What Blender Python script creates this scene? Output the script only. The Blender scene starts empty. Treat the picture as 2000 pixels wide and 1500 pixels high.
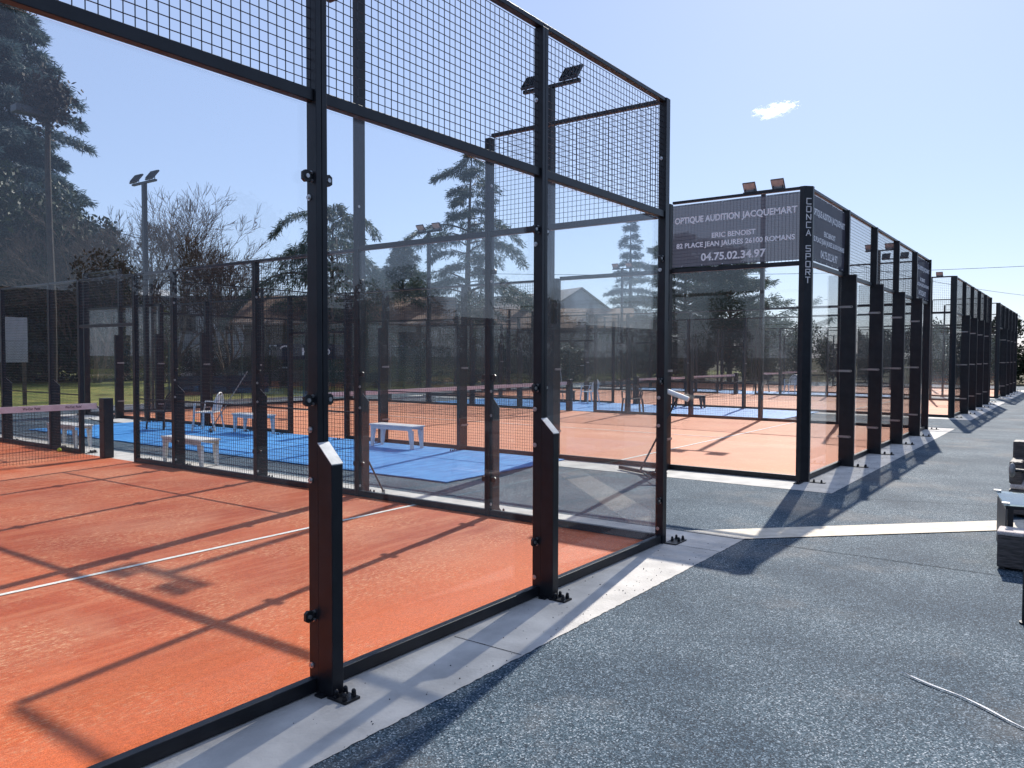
import bpy, math, random
from math import radians as R, sin, cos, pi
from mathutils import Vector, Matrix
import numpy as np

# ------------------------------------------------------------------ camera, world, sun, exposure
S = bpy.context.scene
COL = S.collection
CAM = Vector((-6.6553, -3.1506, 1.7129))
YAW, PITCH, ROLL = 0.629493, -0.034974, 0.0031787
fw = Vector((cos(PITCH)*cos(YAW), cos(PITCH)*sin(YAW), sin(PITCH)))
rt = Vector((sin(YAW), -cos(YAW), 0)); up = rt.cross(fw)
r2 = rt*cos(ROLL) + up*sin(ROLL); u2 = -rt*sin(ROLL) + up*cos(ROLL)
cd = bpy.data.cameras.new('camera'); cam = bpy.data.objects.new('camera', cd); COL.objects.link(cam)
m = Matrix((r2, u2, -fw)).transposed().to_4x4(); m.translation = CAM
cam.matrix_world = m
cd.sensor_width = 36; cd.lens = 1547.36/2000*36; cd.clip_start = 0.05; cd.clip_end = 6000
S.camera = cam

SUN_AZ, SUN_EL = math.atan2(0.96, 5.0), math.atan2(4.0, 5.09)
W = bpy.data.worlds.new('World'); S.world = W; W.use_nodes = True
nt = W.node_tree; nt.nodes.clear()
sk = nt.nodes.new('ShaderNodeTexSky'); sk.sky_type = 'NISHITA'; sk.sun_disc = False
sk.sun_elevation = SUN_EL; sk.sun_rotation = pi/2 - SUN_AZ
sk.altitude = 100; sk.air_density = 1.0; sk.dust_density = 0.4; sk.ozone_density = 2.6
bg = nt.nodes.new('ShaderNodeBackground'); bg.inputs[1].default_value = 0.105
wo = nt.nodes.new('ShaderNodeOutputWorld')
bg.inputs[1].default_value = 1.0
ml = nt.nodes.new('ShaderNodeVectorMath'); ml.operation = 'SCALE'; ml.inputs[3].default_value = 0.085; nt.links.new(sk.outputs[0], ml.inputs[0])
hz = nt.nodes.new('ShaderNodeMix'); hz.data_type = 'RGBA'; hz.inputs[0].default_value = 0.5   # light haze through the whole sky
nt.links.new(ml.outputs[0], hz.inputs[6]); hz.inputs[7].default_value = (0.435, 0.54, 0.84, 1)
nt.links.new(hz.outputs[2], bg.inputs[0]); nt.links.new(bg.outputs[0], wo.inputs[0])
sl = bpy.data.lights.new('sun', 'SUN'); sl.energy = 4.6; sl.angle = R(0.53); sl.color = (1.0, 0.94, 0.86)
so = bpy.data.objects.new('sun', sl); COL.objects.link(so)
sd = Vector((cos(SUN_EL)*cos(SUN_AZ), cos(SUN_EL)*sin(SUN_AZ), sin(SUN_EL)))
so.rotation_euler = sd.to_track_quat('Z', 'Y').to_euler(); so.location = (20, 5, 30)
S.view_settings.view_transform = 'Standard'; S.view_settings.look = 'None'
S.view_settings.exposure = 0.5; S.view_settings.gamma = 1
S.cycles.max_bounces = 7; S.cycles.transparent_max_bounces = 48
S.cycles.diffuse_bounces = 3; S.cycles.glossy_bounces = 4
S.cycles.use_adaptive_sampling = True; S.cycles.adaptive_threshold = 0.02
S.cycles.use_denoising = True
S.cycles.sample_clamp_indirect = 6

# ------------------------------------------------------------------ materials
def mat(name, base, rough=0.6, metal=0.0, var=None, scale=4.0, bump=0.0, bscale=60.0, spec=0.5, detail=3.0, stretch=None):
    M = bpy.data.materials.new(name); M.use_nodes = True
    n = M.node_tree.nodes; L = M.node_tree.links
    p = n['Principled BSDF']; p.inputs['Roughness'].default_value = rough
    p.inputs['Metallic'].default_value = metal; p.inputs['Specular IOR Level'].default_value = spec
    tc = n.new('ShaderNodeTexCoord')
    src = tc.outputs['Object']
    if stretch:
        mp = n.new('ShaderNodeMapping'); mp.inputs['Scale'].default_value = stretch
        L.new(src, mp.inputs[0]); src = mp.outputs[0]
    var = var or [c*1.35+0.002 for c in base]
    nz = n.new('ShaderNodeTexNoise'); nz.inputs['Scale'].default_value = scale; nz.inputs['Detail'].default_value = detail
    L.new(src, nz.inputs['Vector'])
    cr = n.new('ShaderNodeValToRGB'); cr.color_ramp.elements[0].position = 0.35; cr.color_ramp.elements[1].position = 0.68
    cr.color_ramp.elements[0].color = (*base, 1); cr.color_ramp.elements[1].color = (*var, 1)
    L.new(nz.outputs[0], cr.inputs[0]); L.new(cr.outputs[0], p.inputs['Base Color'])
    if bump:
        b = n.new('ShaderNodeBump'); b.inputs['Strength'].default_value = bump; b.inputs['Distance'].default_value = 0.01
        nb = n.new('ShaderNodeTexNoise'); nb.inputs['Scale'].default_value = bscale
        L.new(src, nb.inputs['Vector']); L.new(nb.outputs[0], b.inputs['Height']); L.new(b.outputs[0], p.inputs['Normal'])
    return M

def nodes(M): return M.node_tree.nodes, M.node_tree.links
def ramp(n, pts, interp='LINEAR'):
    c = n.new('ShaderNodeValToRGB'); e = c.color_ramp.elements; c.color_ramp.interpolation = interp
    e[0].position, e[0].color = pts[0][0], (*pts[0][1], 1)
    e[1].position, e[1].color = pts[-1][0], (*pts[-1][1], 1)
    for q, col in pts[1:-1]:
        x = e.new(q); x.color = (*col, 1)
    return c
def g3(v): return (v, v, v)
def mix(n, L, mode, fac, a, b):
    x = n.new('ShaderNodeMix'); x.data_type = 'RGBA'; x.blend_type = mode
    for sock, val in ((0, fac), (6, a), (7, b)):
        if hasattr(val, 'links'): L.new(val, x.inputs[sock])
        elif sock == 0: x.inputs[0].default_value = val
        else: x.inputs[sock].default_value = (*val, 1)
    return x.outputs[2]

def granulate():
    M = bpy.data.materials.new('rubber_granulate'); M.use_nodes = True; n, L = nodes(M)
    p = n['Principled BSDF']; p.inputs['Roughness'].default_value = 0.8; p.inputs['Specular IOR Level'].default_value = 0.22
    tc = n.new('ShaderNodeTexCoord')
    v = n.new('ShaderNodeTexVoronoi'); v.inputs['Scale'].default_value = 145; L.new(tc.outputs['Object'], v.inputs['Vector'])
    sep = n.new('ShaderNodeSeparateColor'); L.new(v.outputs['Color'], sep.inputs[0])
    c = ramp(n, [(0.0, (0.003, 0.011, 0.024)), (0.5, (0.027, 0.060, 0.086)), (0.85, (0.090, 0.130, 0.165)), (1.0, (0.30, 0.35, 0.39))])
    L.new(sep.outputs[0], c.inputs[0])
    nz = n.new('ShaderNodeTexNoise'); nz.inputs['Scale'].default_value = 0.9; nz.inputs['Detail'].default_value = 5
    L.new(tc.outputs['Object'], nz.inputs['Vector'])
    d = ramp(n, [(0.36, (0.55, 0.66, 0.74)), (0.64, (1.42, 1.33, 1.26))]); L.new(nz.outputs[0], d.inputs[0])
    o = mix(n, L, 'MULTIPLY', 1.0, c.outputs[0], d.outputs[0])
    # dusty sand patches trodden into the grains
    nz2 = n.new('ShaderNodeTexNoise'); nz2.inputs['Scale'].default_value = 0.55; nz2.inputs['Detail'].default_value = 7; nz2.inputs['Roughness'].default_value = 0.65
    L.new(tc.outputs['Object'], nz2.inputs['Vector'])
    e = ramp(n, [(0.53, g3(0)), (0.70, g3(0.42))]); L.new(nz2.outputs[0], e.inputs[0])
    o = mix(n, L, 'MIX', e.outputs[0], o, (0.26, 0.23, 0.2))
    L.new(o, p.inputs['Base Color'])
    b = n.new('ShaderNodeBump'); b.inputs['Strength'].default_value = 0.6; b.inputs['Distance'].default_value = 0.004
    L.new(v.outputs['Distance'], b.inputs['Height']); L.new(b.outputs[0], p.inputs['Normal'])
    return M

def clay(name, sand, c0, c1, edge):
    M = bpy.data.materials.new(name); M.use_nodes = True; n, L = nodes(M)
    p = n['Principled BSDF']; p.inputs['Roughness'].default_value = 0.68; p.inputs['Specular IOR Level'].default_value = 0.25
    tc = n.new('ShaderNodeTexCoord')
    def noise(sc, det, st=None, ro=0.5):
        z = n.new('ShaderNodeTexNoise'); z.inputs['Scale'].default_value = sc; z.inputs['Detail'].default_value = det; z.inputs['Roughness'].default_value = ro
        if st:
            mp = n.new('ShaderNodeMapping'); mp.inputs['Scale'].default_value = st; L.new(tc.outputs['Object'], mp.inputs[0]); L.new(mp.outputs[0], z.inputs['Vector'])
        else: L.new(tc.outputs['Object'], z.inputs['Vector'])
        return z.outputs[0]
    a = ramp(n, [(0.3, c0), (0.7, c1)]); L.new(noise(0.8, 5), a.inputs[0])
    fib = ramp(n, [(0.3, g3(0.5)), (0.7, g3(1.5))]); L.new(noise(55, 4, (1, 2.2, 1), .7), fib.inputs[0])
    o = mix(n, L, 'MULTIPLY', 0.75, a.outputs[0], fib.outputs[0])
    # raked sand streaks parallel to the back wall, and flecks of pale sand
    st = ramp(n, [(0.47-.1*sand, g3(0.5*sand)), (0.66, g3(0.48+.3*sand))]); L.new(noise(2.2, 6, (0.5, 5.0, 1), 0.7), st.inputs[0])
    o = mix(n, L, 'MIX', st.outputs[0], o, (0.58, 0.215, 0.10))
    fl = ramp(n, [(0.52, g3(0)), (0.64, g3(0.9))]); L.new(noise(20, 6, (1, 3, 1), 0.75), fl.inputs[0])
    big = ramp(n, [(0.40, g3(0)), (0.62, g3(1))]); L.new(noise(1.3, 3), big.inputs[0])
    f2 = mix(n, L, 'MULTIPLY', 1.0, fl.outputs[0], big.outputs[0])
    o = mix(n, L, 'MIX', f2, o, (0.70, 0.38, 0.20))
    pt = ramp(n, [(0.50, g3(0)), (0.66, g3(0.42))]); L.new(noise(0.62, 6, None, 0.6), pt.inputs[0])
    o = mix(n, L, 'MIX', pt.outputs[0], o, (0.56, 0.24, 0.13))
    # less trodden, brighter strip along the walls
    sx = n.new('ShaderNodeSeparateXYZ'); L.new(tc.outputs['Object'], sx.inputs[0])
    ad = n.new('ShaderNodeMath'); ad.operation = 'MULTIPLY_ADD'; ad.inputs[1].default_value = 0.9; L.new(noise(1.1, 4), ad.inputs[0]); L.new(sx.outputs[1], ad.inputs[2])
    ed = ramp(n, [(0.0, g3(1)), (0.22, g3(0))]); dv = n.new('ShaderNodeMath'); dv.operation = 'MULTIPLY_ADD'; dv.inputs[1].default_value = 0.16; dv.inputs[2].default_value = -0.13
    L.new(ad.outputs[0], dv.inputs[0]); L.new(dv.outputs[0], ed.inputs[0])
    o = mix(n, L, 'MIX', ed.outputs[0], o, mix(n, L, 'MULTIPLY', 0.6, edge, fib.outputs[0]))
    o = mix(n, L, 'MIX', mix(n, L, 'MULTIPLY', 1.0, f2, g3(0.6)), o, (0.70, 0.38, 0.20))
    L.new(o, p.inputs['Base Color'])
    b = n.new('ShaderNodeBump'); b.inputs['Strength'].default_value = 0.5; b.inputs['Distance'].default_value = 0.006
    L.new(noise(120, 2), b.inputs['Height']); L.new(b.outputs[0], p.inputs['Normal'])
    return M

def glass(name, tint=(0.975, 0.985, 0.988), dust=0.005, dustcol=(0.7, 0.8, 0.95)):
    M = bpy.data.materials.new(name); M.use_nodes = True; n, L = nodes(M); n.remove(n['Principled BSDF'])
    out = n['Material Output']
    tr = n.new('ShaderNodeBsdfTransparent'); tr.inputs[0].default_value = (*tint, 1)
    tl = n.new('ShaderNodeBsdfTranslucent'); tl.inputs[0].default_value = (*dustcol, 1)
    tc = n.new('ShaderNodeTexCoord'); nz = n.new('ShaderNodeTexNoise'); nz.inputs['Scale'].default_value = 1.4; nz.inputs['Detail'].default_value = 6
    mp = n.new('ShaderNodeMapping'); mp.inputs['Scale'].default_value = (1, 1, 0.4); L.new(tc.outputs['Object'], mp.inputs[0]); L.new(mp.outputs[0], nz.inputs['Vector'])
    mr = n.new('ShaderNodeMapRange'); mr.inputs[1].default_value = 0.35; mr.inputs[2].default_value = 0.7
    mr.inputs[3].default_value = dust*0.4; mr.inputs[4].default_value = dust*1.8; L.new(nz.outputs[0], mr.inputs[0])
    m1 = n.new('ShaderNodeMixShader'); L.new(mr.outputs[0], m1.inputs[0]); L.new(tr.outputs[0], m1.inputs[1]); L.new(tl.outputs[0], m1.inputs[2])
    gl = n.new('ShaderNodeBsdfGlossy'); gl.inputs['Roughness'].default_value = 0.0
    ge = n.new('ShaderNodeNewGeometry'); dt = n.new('ShaderNodeVectorMath'); dt.operation = 'DOT_PRODUCT'
    L.new(ge.outputs['Incoming'], dt.inputs[0]); L.new(ge.outputs['Normal'], dt.inputs[1])
    def mth(op, a, b=None):
        x = n.new('ShaderNodeMath'); x.operation = op
        for i, q in enumerate((a, b)):
            if q is None: continue
            if hasattr(q, 'links'): L.new(q, x.inputs[i])
            else: x.inputs[i].default_value = q
        return x.outputs[0]
    c = mth('ABSOLUTE', dt.outputs['Value']); f = mth('ADD', mth('MULTIPLY', mth('POWER', mth('SUBTRACT', 1.0, c), 5.0), 0.96), 0.04)
    m2 = n.new('ShaderNodeMixShader'); L.new(f, m2.inputs[0]); L.new(m1.outputs[0], m2.inputs[1]); L.new(gl.outputs[0], m2.inputs[2])
    L.new(m2.outputs[0], out.inputs[0])
    return M

def leafmat(name, c1, c2, trans=0.25):
    M = bpy.data.materials.new(name); M.use_nodes = True; n, L = nodes(M)
    p = n['Principled BSDF']; p.inputs['Roughness'].default_value = 0.6; p.inputs['Specular IOR Level'].default_value = 0.3
    ge = n.new('ShaderNodeNewGeometry'); c = ramp(n, [(0.0, c1), (1.0, c2)]); L.new(ge.outputs['Random Per Island'], c.inputs[0])
    L.new(c.outputs[0], p.inputs['Base Color'])
    t = n.new('ShaderNodeBsdfTranslucent'); L.new(c.outputs[0], t.inputs[0])
    mx = n.new('ShaderNodeMixShader'); mx.inputs[0].default_value = trans
    L.new(p.outputs[0], mx.inputs[1]); L.new(t.outputs[0], mx.inputs[2]); L.new(mx.outputs[0], n['Material Output'].inputs[0])
    return M

def perforated(name, base, opac):
    M = mat(name, base, 0.7, var=[c*1.3 for c in base], scale=6); n, L = nodes(M)
    t = n.new('ShaderNodeBsdfTransparent'); tl = n.new('ShaderNodeBsdfTranslucent'); tl.inputs[0].default_value = (*[c*1.6 for c in base], 1)
    a = n.new('ShaderNodeMixShader'); a.inputs[0].default_value = 0.5; L.new(n['Principled BSDF'].outputs[0], a.inputs[1]); L.new(tl.outputs[0], a.inputs[2])
    mx = n.new('ShaderNodeMixShader'); mx.inputs[0].default_value = opac; L.new(t.outputs[0], mx.inputs[1]); L.new(a.outputs[0], mx.inputs[2])
    L.new(mx.outputs[0], n['Material Output'].inputs[0]); return M

STEEL = mat('black_painted_steel', (0.006, 0.007, 0.010), 0.42, 0, (0.012, 0.014, 0.018), 9, 0.05, 220, 0.38)
WIRE = mat('dark_mesh_wire', (0.012, 0.014, 0.018), 0.35, 0.2, (0.03, 0.03, 0.036), 30)
CHROME = mat('brushed_steel', (0.42, 0.42, 0.43), 0.35, 0.9, (0.6, 0.6, 0.6), 60)
GALV = mat('grey_clamp_metal', (0.25, 0.24, 0.23), 0.5, 0.5, (0.38, 0.36, 0.34), 40)
CAPM = mat('bare_aluminium_cap', (0.5, 0.5, 0.48), 0.45, 0.3, (0.68, 0.67, 0.64), 25)
CONC = mat('pale_concrete', (0.42, 0.40, 0.37), 0.75, 0, (0.60, 0.57, 0.52), 3.5, 0.35, 45, 0.3, 9)
PALE = mat('pale_strip', (0.56, 0.49, 0.38), 0.75, 0, (0.72, 0.64, 0.52), 9, 0.3, 60, 0.3, 7)
RUB = granulate(); CLAY = clay('terracotta_turf', 0, (0.34, 0.060, 0.018), (0.47, 0.098, 0.030), (0.60, 0.125, 0.032)); CLAY2 = clay('sandy_terracotta_turf', 1, (0.46, 0.125, 0.05), (0.56, 0.17, 0.075), (0.66, 0.20, 0.075)); GLASS = glass('toughened_glass')
LINEM = mat('white_turf_line', (0.62, 0.58, 0.50), 0.8, 0, (0.80, 0.77, 0.70), 30, 0.3, 200)
BLUE = mat('blue_turf', (0.022, 0.20, 0.52), 0.6, 0, (0.06, 0.32, 0.68), 2.5, 0.5, 220, 0.4, 6, (1, 3, 1))
WHITEP = mat('white_plastic', (0.68, 0.67, 0.65), 0.4, 0, (0.78, 0.77, 0.74), 5)
LETTER = mat('white_lettering', (0.75, 0.73, 0.72), 0.6, 0, (0.82, 0.80, 0.79), 20)
DARKP = mat('dark_brown_resin', (0.05, 0.03, 0.022), 0.5, 0, (0.09, 0.055, 0.04), 12)
BLKP = mat('black_plastic', (0.012, 0.012, 0.013), 0.5)
TAPE = mat('net_tape_white', (0.62, 0.55, 0.57), 0.7, 0, (0.74, 0.68, 0.70), 8)
LETTERT = leafmat('translucent_white_print', (0.9,0.87,0.87), (0.93,0.9,0.9), 0.12)
INK = mat('dark_print', (0.05, 0.03, 0.05), 0.7)
NETM = mat('net_cord', (0.014, 0.016, 0.02), 0.8)
BANNER = perforated('printed_mesh_banner', (0.038, 0.043, 0.062), 0.92)
LAMPB = mat('floodlight_housing', (0.02, 0.022, 0.026), 0.45, 0.3)
LAMPG = mat('floodlight_glass', (0.28, 0.31, 0.33), 0.3, 0, (0.36, 0.39, 0.41), 12, spec=0.8)
TRUNK = mat('tree_bark', (0.055, 0.042, 0.034), 0.9, 0, (0.12, 0.095, 0.075), 6, 0.6, 20, 0.2)
CEDAR = leafmat('cedar_needles', (0.018, 0.040, 0.034), (0.080, 0.115, 0.085), .35)
BLUEC = leafmat('blue_cedar_needles', (0.02, 0.042, 0.050), (0.10, 0.15, 0.165), 0.3)
EVERG = leafmat('evergreen_leaves', (0.006, 0.012, 0.006), (0.028, 0.046, 0.016), 0.12)
IVY = leafmat('yellow_green_leaves', (0.04, 0.06, 0.015), (0.14, 0.16, 0.04), 0.3)
LAWNM = mat('winter_lawn', (0.085, 0.115, 0.022), 0.9, 0, (0.25, 0.23, 0.06), 0.7, 0.8, 12, 0.2, 9)
SOIL = mat('dry_field', (0.05, 0.05, 0.025), 0.95, 0, (0.10, 0.085, 0.045), 0.15, 0.3, 5, 0.2, 8)
ROOFT = mat('clay_roof_tiles', (0.085, 0.045, 0.028), 0.9, 0, (0.15, 0.08, 0.05), 3, 0.6, 12)
WALLT = mat('weathered_render', (0.07, 0.055, 0.04), 0.9, 0, (0.11, 0.085, 0.06), 2, 0.3, 10)
WALLG = mat('grey_cladding', (0.30, 0.31, 0.33), 0.7, 0, (0.38, 0.39, 0.41), 1.0, 0.2, 4)
ROOFG = mat('grey_sheet_roof', (0.20, 0.18, 0.165), 0.9, 0, (0.27, 0.245, 0.23), 1.5, 0.2, 6)
WALLW = mat('white_render', (0.55, 0.56, 0.58), 0.85, 0, (0.66, 0.67, 0.68), 1.2)
WIND = mat('dark_window', (0.015, 0.018, 0.022), 0.15)
SCREEN = perforated('green_windscreen', (0.01, 0.035, 0.028), 0.85)
NAVY = perforated('navy_windscreen', (0.012, 0.017, 0.035), 0.93)
GREENP = mat('green_fence_post', (0.02, 0.05, 0.04), 0.5)
WICK = mat('brown_wicker', (0.05, 0.042, 0.038), 0.6, 0, (0.13, 0.11, 0.10), 2, 0.9, 3, 0.4, 2, (6, 6, 50))
CUSH = mat('pale_woven_top', (0.42, 0.36, 0.33), 0.8, 0, (0.62, 0.55, 0.52), 90, 0.3, 90)
BALL = mat('yellow_felt', (0.45, 0.55, 0.05), 0.9)
CLOUDM = None

JOINT = mat('joint_filler', (.05,.05,.05), 1.0, spec=0.0)
OLDW = mat('dark_reflected_pole', (.014,.011,.009), .9, 0, (.04,.03,.022), 5, .5, 12)
TWIG = mat('brown_bark', (0.075, 0.048, 0.034), 0.9, 0, (0.14, 0.095, 0.07), 3)
# ------------------------------------------------------------------ mesh helpers
class MB:
    def __init__(s): s.v = []; s.f = []; s.m = []
    def add(s, vs, fs, mi=0):
        o = len(s.v); s.v += [tuple(q) for q in vs]; s.f += [tuple(i+o for i in f) for f in fs]; s.m += [mi]*len(fs); return s
    def box(s, a, b, mi=0):
        x0, y0, z0 = a; x1, y1, z1 = b
        return s.add([(x0,y0,z0),(x1,y0,z0),(x1,y1,z0),(x0,y1,z0),(x0,y0,z1),(x1,y0,z1),(x1,y1,z1),(x0,y1,z1)],
              [(0,3,2,1),(4,5,6,7),(0,1,5,4),(1,2,6,5),(2,3,7,6),(3,0,4,7)], mi)
    def prism(s, pts, z0, z1, mi=0):
        n = len(pts)
        zz0 = z0 if hasattr(z0, '__len__') else [z0]*n; zz1 = z1 if hasattr(z1, '__len__') else [z1]*n
        vs = [(p[0],p[1],z) for p, z in zip(pts, zz0)] + [(p[0],p[1],z) for p, z in zip(pts, zz1)]
        return s.add(vs, [tuple(range(n))[::-1], tuple(range(n, 2*n))] + [(i,(i+1)%n,n+(i+1)%n,n+i) for i in range(n)], mi)
    def tube(s, pts, rad, n=6, mi=0, cap=True):
        pts = [Vector(p) for p in pts]; rr = rad if hasattr(rad, '__len__') else [rad]*len(pts)
        rings = []; prev = None
        for i, p in enumerate(pts):
            d = (pts[min(i+1, len(pts)-1)] - pts[max(i-1, 0)]).normalized()
            if prev is None: a = d.orthogonal().normalized()
            else: a = (prev - d*prev.dot(d)); a = a.normalized() if a.length > 1e-6 else d.orthogonal().normalized()
            prev = a; b = d.cross(a)
            rings.append([p + (a*cos(2*pi*k/n) + b*sin(2*pi*k/n))*rr[i] for k in range(n)])
        vs = [q for r_ in rings for q in r_]
        fs = [(i*n+k, i*n+(k+1)%n, (i+1)*n+(k+1)%n, (i+1)*n+k) for i in range(len(pts)-1) for k in range(n)]
        if cap: fs += [tuple(range(n))[::-1], tuple(range((len(pts)-1)*n, len(pts)*n))]
        return s.add(vs, fs, mi)
    def bar(s, a, b, w, h=None, mi=0):
        a = Vector(a); b = Vector(b); h = h or w; d = (b-a).normalized()
        sd_ = d.cross(Vector((0,0,1))); sd_ = sd_.normalized() if sd_.length > 1e-4 else Vector((1,0,0)); u_ = sd_.cross(d)
        o = [(-1,-1),(1,-1),(1,1),(-1,1)]
        vs = [p + sd_*i*w/2 + u_*j*h/2 for p in (a, b) for i, j in o]
        return s.add(vs, [(0,1,2,3)[::-1],(4,5,6,7),(0,1,5,4),(1,2,6,5),(2,3,7,6),(3,0,4,7)], mi)
    def bead(s, c, r, sc=(1,1,1), mi=0, nu=8, nv=5):
        vs = []; fs = []
        for j in range(nv+1):
            t = pi*j/nv
            for i in range(nu):
                vs.append((c[0]+r*sc[0]*sin(t)*cos(2*pi*i/nu), c[1]+r*sc[1]*sin(t)*sin(2*pi*i/nu), c[2]+r*sc[2]*cos(t)))
        for j in range(nv):
            for i in range(nu): fs.append((j*nu+i, (j+1)*nu+i, (j+1)*nu+(i+1)%nu, j*nu+(i+1)%nu))
        return s.add(vs, fs, mi)
    def xf(s, M):
        s.v = [tuple(M @ Vector(q)) for q in s.v]; return s
    def mesh(s, name, mats, smooth=False):
        me = bpy.data.meshes.new(name); me.from_pydata(s.v, [], s.f)
        for q in (mats if isinstance(mats, (list, tuple)) else [mats]): me.materials.append(q)
        me.polygons.foreach_set('material_index', s.m)
        if smooth: me.polygons.foreach_set('use_smooth', [True]*len(s.f))
        me.update(); return me

def obj(name, data, parent=None, loc=(0,0,0), rz=0.0, bevel=0):
    o = bpy.data.objects.new(name, data); COL.objects.link(o); o.parent = parent
    o.location = loc; o.rotation_euler = (0, 0, rz)
    if bevel:
        b = o.modifiers.new('bevel', 'BEVEL'); b.width = bevel; b.segments = 2; b.limit_method = 'ANGLE'
    return o
def part(name, mb, mats, parent=None, loc=(0,0,0), rz=0.0, bevel=0, smooth=False):
    return obj(name, mb.mesh(name, mats, smooth), parent, loc, rz, bevel)
def tag(o, label, cat, group=None):
    o['label'] = label; o['category'] = cat
    if group: o['group'] = group
    return o
def thing(name, label, cat, loc=(0,0,0), rz=0.0, group=None): return tag(obj(name, None, None, loc, rz), label, cat, group)
def struct(name, mb, mats, kind='structure', loc=(0,0,0)):
    o = part(name, mb, mats, None, loc); o['kind'] = kind; return o
def copy_tree(o, parent=None):
    c = o.copy(); COL.objects.link(c); c.parent = parent
    for ch in list(o.children): copy_tree(ch, c)
    return c
def place(o, loc, rz, label, group=None):
    o.location = loc; o.rotation_euler = (0, 0, rz); o['label'] = label
    if group: o['group'] = group
    return o
def text_mb(txt, size, M, mi=0, bold=0.0, width=None, align='CENTER', sx=1.0):
    """flat lettering as mesh; text plane x right, y up, mapped by matrix M"""
    c = bpy.data.curves.new('lettering', 'FONT'); c.body = txt; c.size = size; c.align_x = align; c.align_y = 'CENTER'
    c.offset = bold; c.resolution_u = 3
    o = bpy.data.objects.new('lettering', c); COL.objects.link(o)
    dg = bpy.context.evaluated_depsgraph_get(); me = bpy.data.meshes.new_from_object(o.evaluated_get(dg))
    vs = [v.co.copy() for v in me.vertices]; fs = [tuple(p.vertices) for p in me.polygons]
    bpy.data.objects.remove(o); bpy.data.meshes.remove(me)
    if width:
        w = max(v.x for v in vs) - min(v.x for v in vs); k = width/w
        for v in vs: v.x *= k
    mb = MB(); mb.add([M @ v for v in vs], fs, mi); return mb
def frame(o, x, y):
    """matrix taking text plane (x right, y up) to 3-D origin o with axes x, y"""
    x = Vector(x); y = Vector(y); z = x.cross(y); mm = Matrix((x, y, z)).transposed().to_4x4(); mm.translation = Vector(o); return mm

# ------------------------------------------------------------------ ground
G2, G3, G4 = 4.47, 18.95, 32.45
COURTS = (-10.0, G2, G3, G4)
def sheet(pts, z): return MB().add([(x, y, z) for x, y in pts], [tuple(range(len(pts)))])
struct('ground', sheet([(-1500,-1500),(1500,-1500),(1500,1500),(-1500,1500)], -0.03), SOIL)
struct('lawn', sheet([(-60,22.9),(90,22.9),(90,95),(-60,95)], -0.012), LAWNM)
struct('paving', sheet([(-40,-30),(50,-30),(50,22.9),(-40,22.9)], 0.0), RUB)
kerb = MB().box((-40,22.9,-0.02),(50,23.0,0.05)); struct('kerb', kerb, CONC)
for i, x0 in enumerate(COURTS):
    b = MB(); x1 = x0+10; w = 0.57; xl = 0.76 if i else 0.57
    # four concrete strips round the court, butted end to end
    for q in ([(x0-xl,-w),(x1+w,-w),(x1+w,0.0),(x0-xl,0.0)], [(x0-xl,20.0),(x1+w,20.0),(x1+w,20+w),(x0-xl,20+w)],
              [(x0-xl,0.0),(x0,0.0),(x0,20.0),(x0-xl,20.0)], [(x1,0.0),(x1+w,0.0),(x1+w,20.0),(x1,20.0)]):
        jr = random.Random(i*7+len(b.v)); p_ = []
        for k in range(4):   # edges against the rubber are slightly ragged
            a_, b_ = q[k], q[(k+1)%4]; n_ = int(max(abs(a_[0]-b_[0]), abs(a_[1]-b_[1]))/.035) if k in ((0,),(2,),(3,),(1,))[(len(b.f))%4] else 1
            for e in range(max(1,n_)):
                t_ = e/max(1,n_); x = a_[0]+(b_[0]-a_[0])*t_; y = a_[1]+(b_[1]-a_[1])*t_
                if n_ > 1 and e: x += jr.uniform(-.005,.005)*(a_[0]==b_[0]); y += jr.uniform(-.005,.005)*(a_[1]==b_[1])
                p_.append((x, y, .004))
        b.add(p_, [tuple(range(len(p_)))])
    struct('concrete_border', b, CONC)
    if i < 2:
        jn = MB()
        for x in [x0+1.0+3.0*k for k in range(4)]: jn.add([(x-.003,-w+.01,.0062),(x+.003,-w+.01,.0062),(x+.003,-.06,.0062),(x-.003,-.06,.0062)], [(0,1,2,3)])
        struct('concrete_joint', jn, JOINT)
    struct('court_surface', sheet([(0,0),(10,0),(10,20),(0,20)], 0.008), CLAY2 if i else CLAY, loc=(x0, 0, 0))
    l = MB()
    for y in (3.05, 16.95): l.add([(x0,y-0.025,0.013),(x1,y-0.025,0.013),(x1,y+0.025,0.013),(x0,y+0.025,0.013)], [(0,1,2,3)])
    l.add([(x0+4.975,3.075,0.013),(x0+5.025,3.075,0.013),(x0+5.025,16.925,0.013),(x0+4.975,16.925,0.013)], [(0,1,2,3)])
    struct('court_lines', l, LINEM)
struct('pale_strip', sheet([(0.575,0.03),(0.575,-0.575),(0.60,-0.575),(6.4,-6.42),(6.8,-6.19)], 0.0085), PALE)
seam = MB()
rs = random.Random(5)
for a, b2 in (((0.57,-0.8),(0.66,-7)), ((3.47,-0.58),(4.9,-5.5))):
    pts = [(a[0]+(b2[0]-a[0])*t/24+rs.uniform(-.004,.004), a[1]+(b2[1]-a[1])*t/24) for t in range(25)]
    for p, q in zip(pts, pts[1:]): seam.add([(p[0]-.004,p[1],.004),(p[0]+.004,p[1],.004),(q[0]+.004,q[1],.004),(q[0]-.004,q[1],.004)], [(0,1,2,3)])
struct('paving_seam', seam, mat('open_seam', (.006,.008,.011), 1.0, spec=0.0))
for x0, x1, y0, y1 in ((1.4, 4.32-0.5, 3.8, 16.3), (14.56+.5, 18.1, 3.6, 16.4), (29.6, 31.6, 3.6, 16.4)):
    pass
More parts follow.
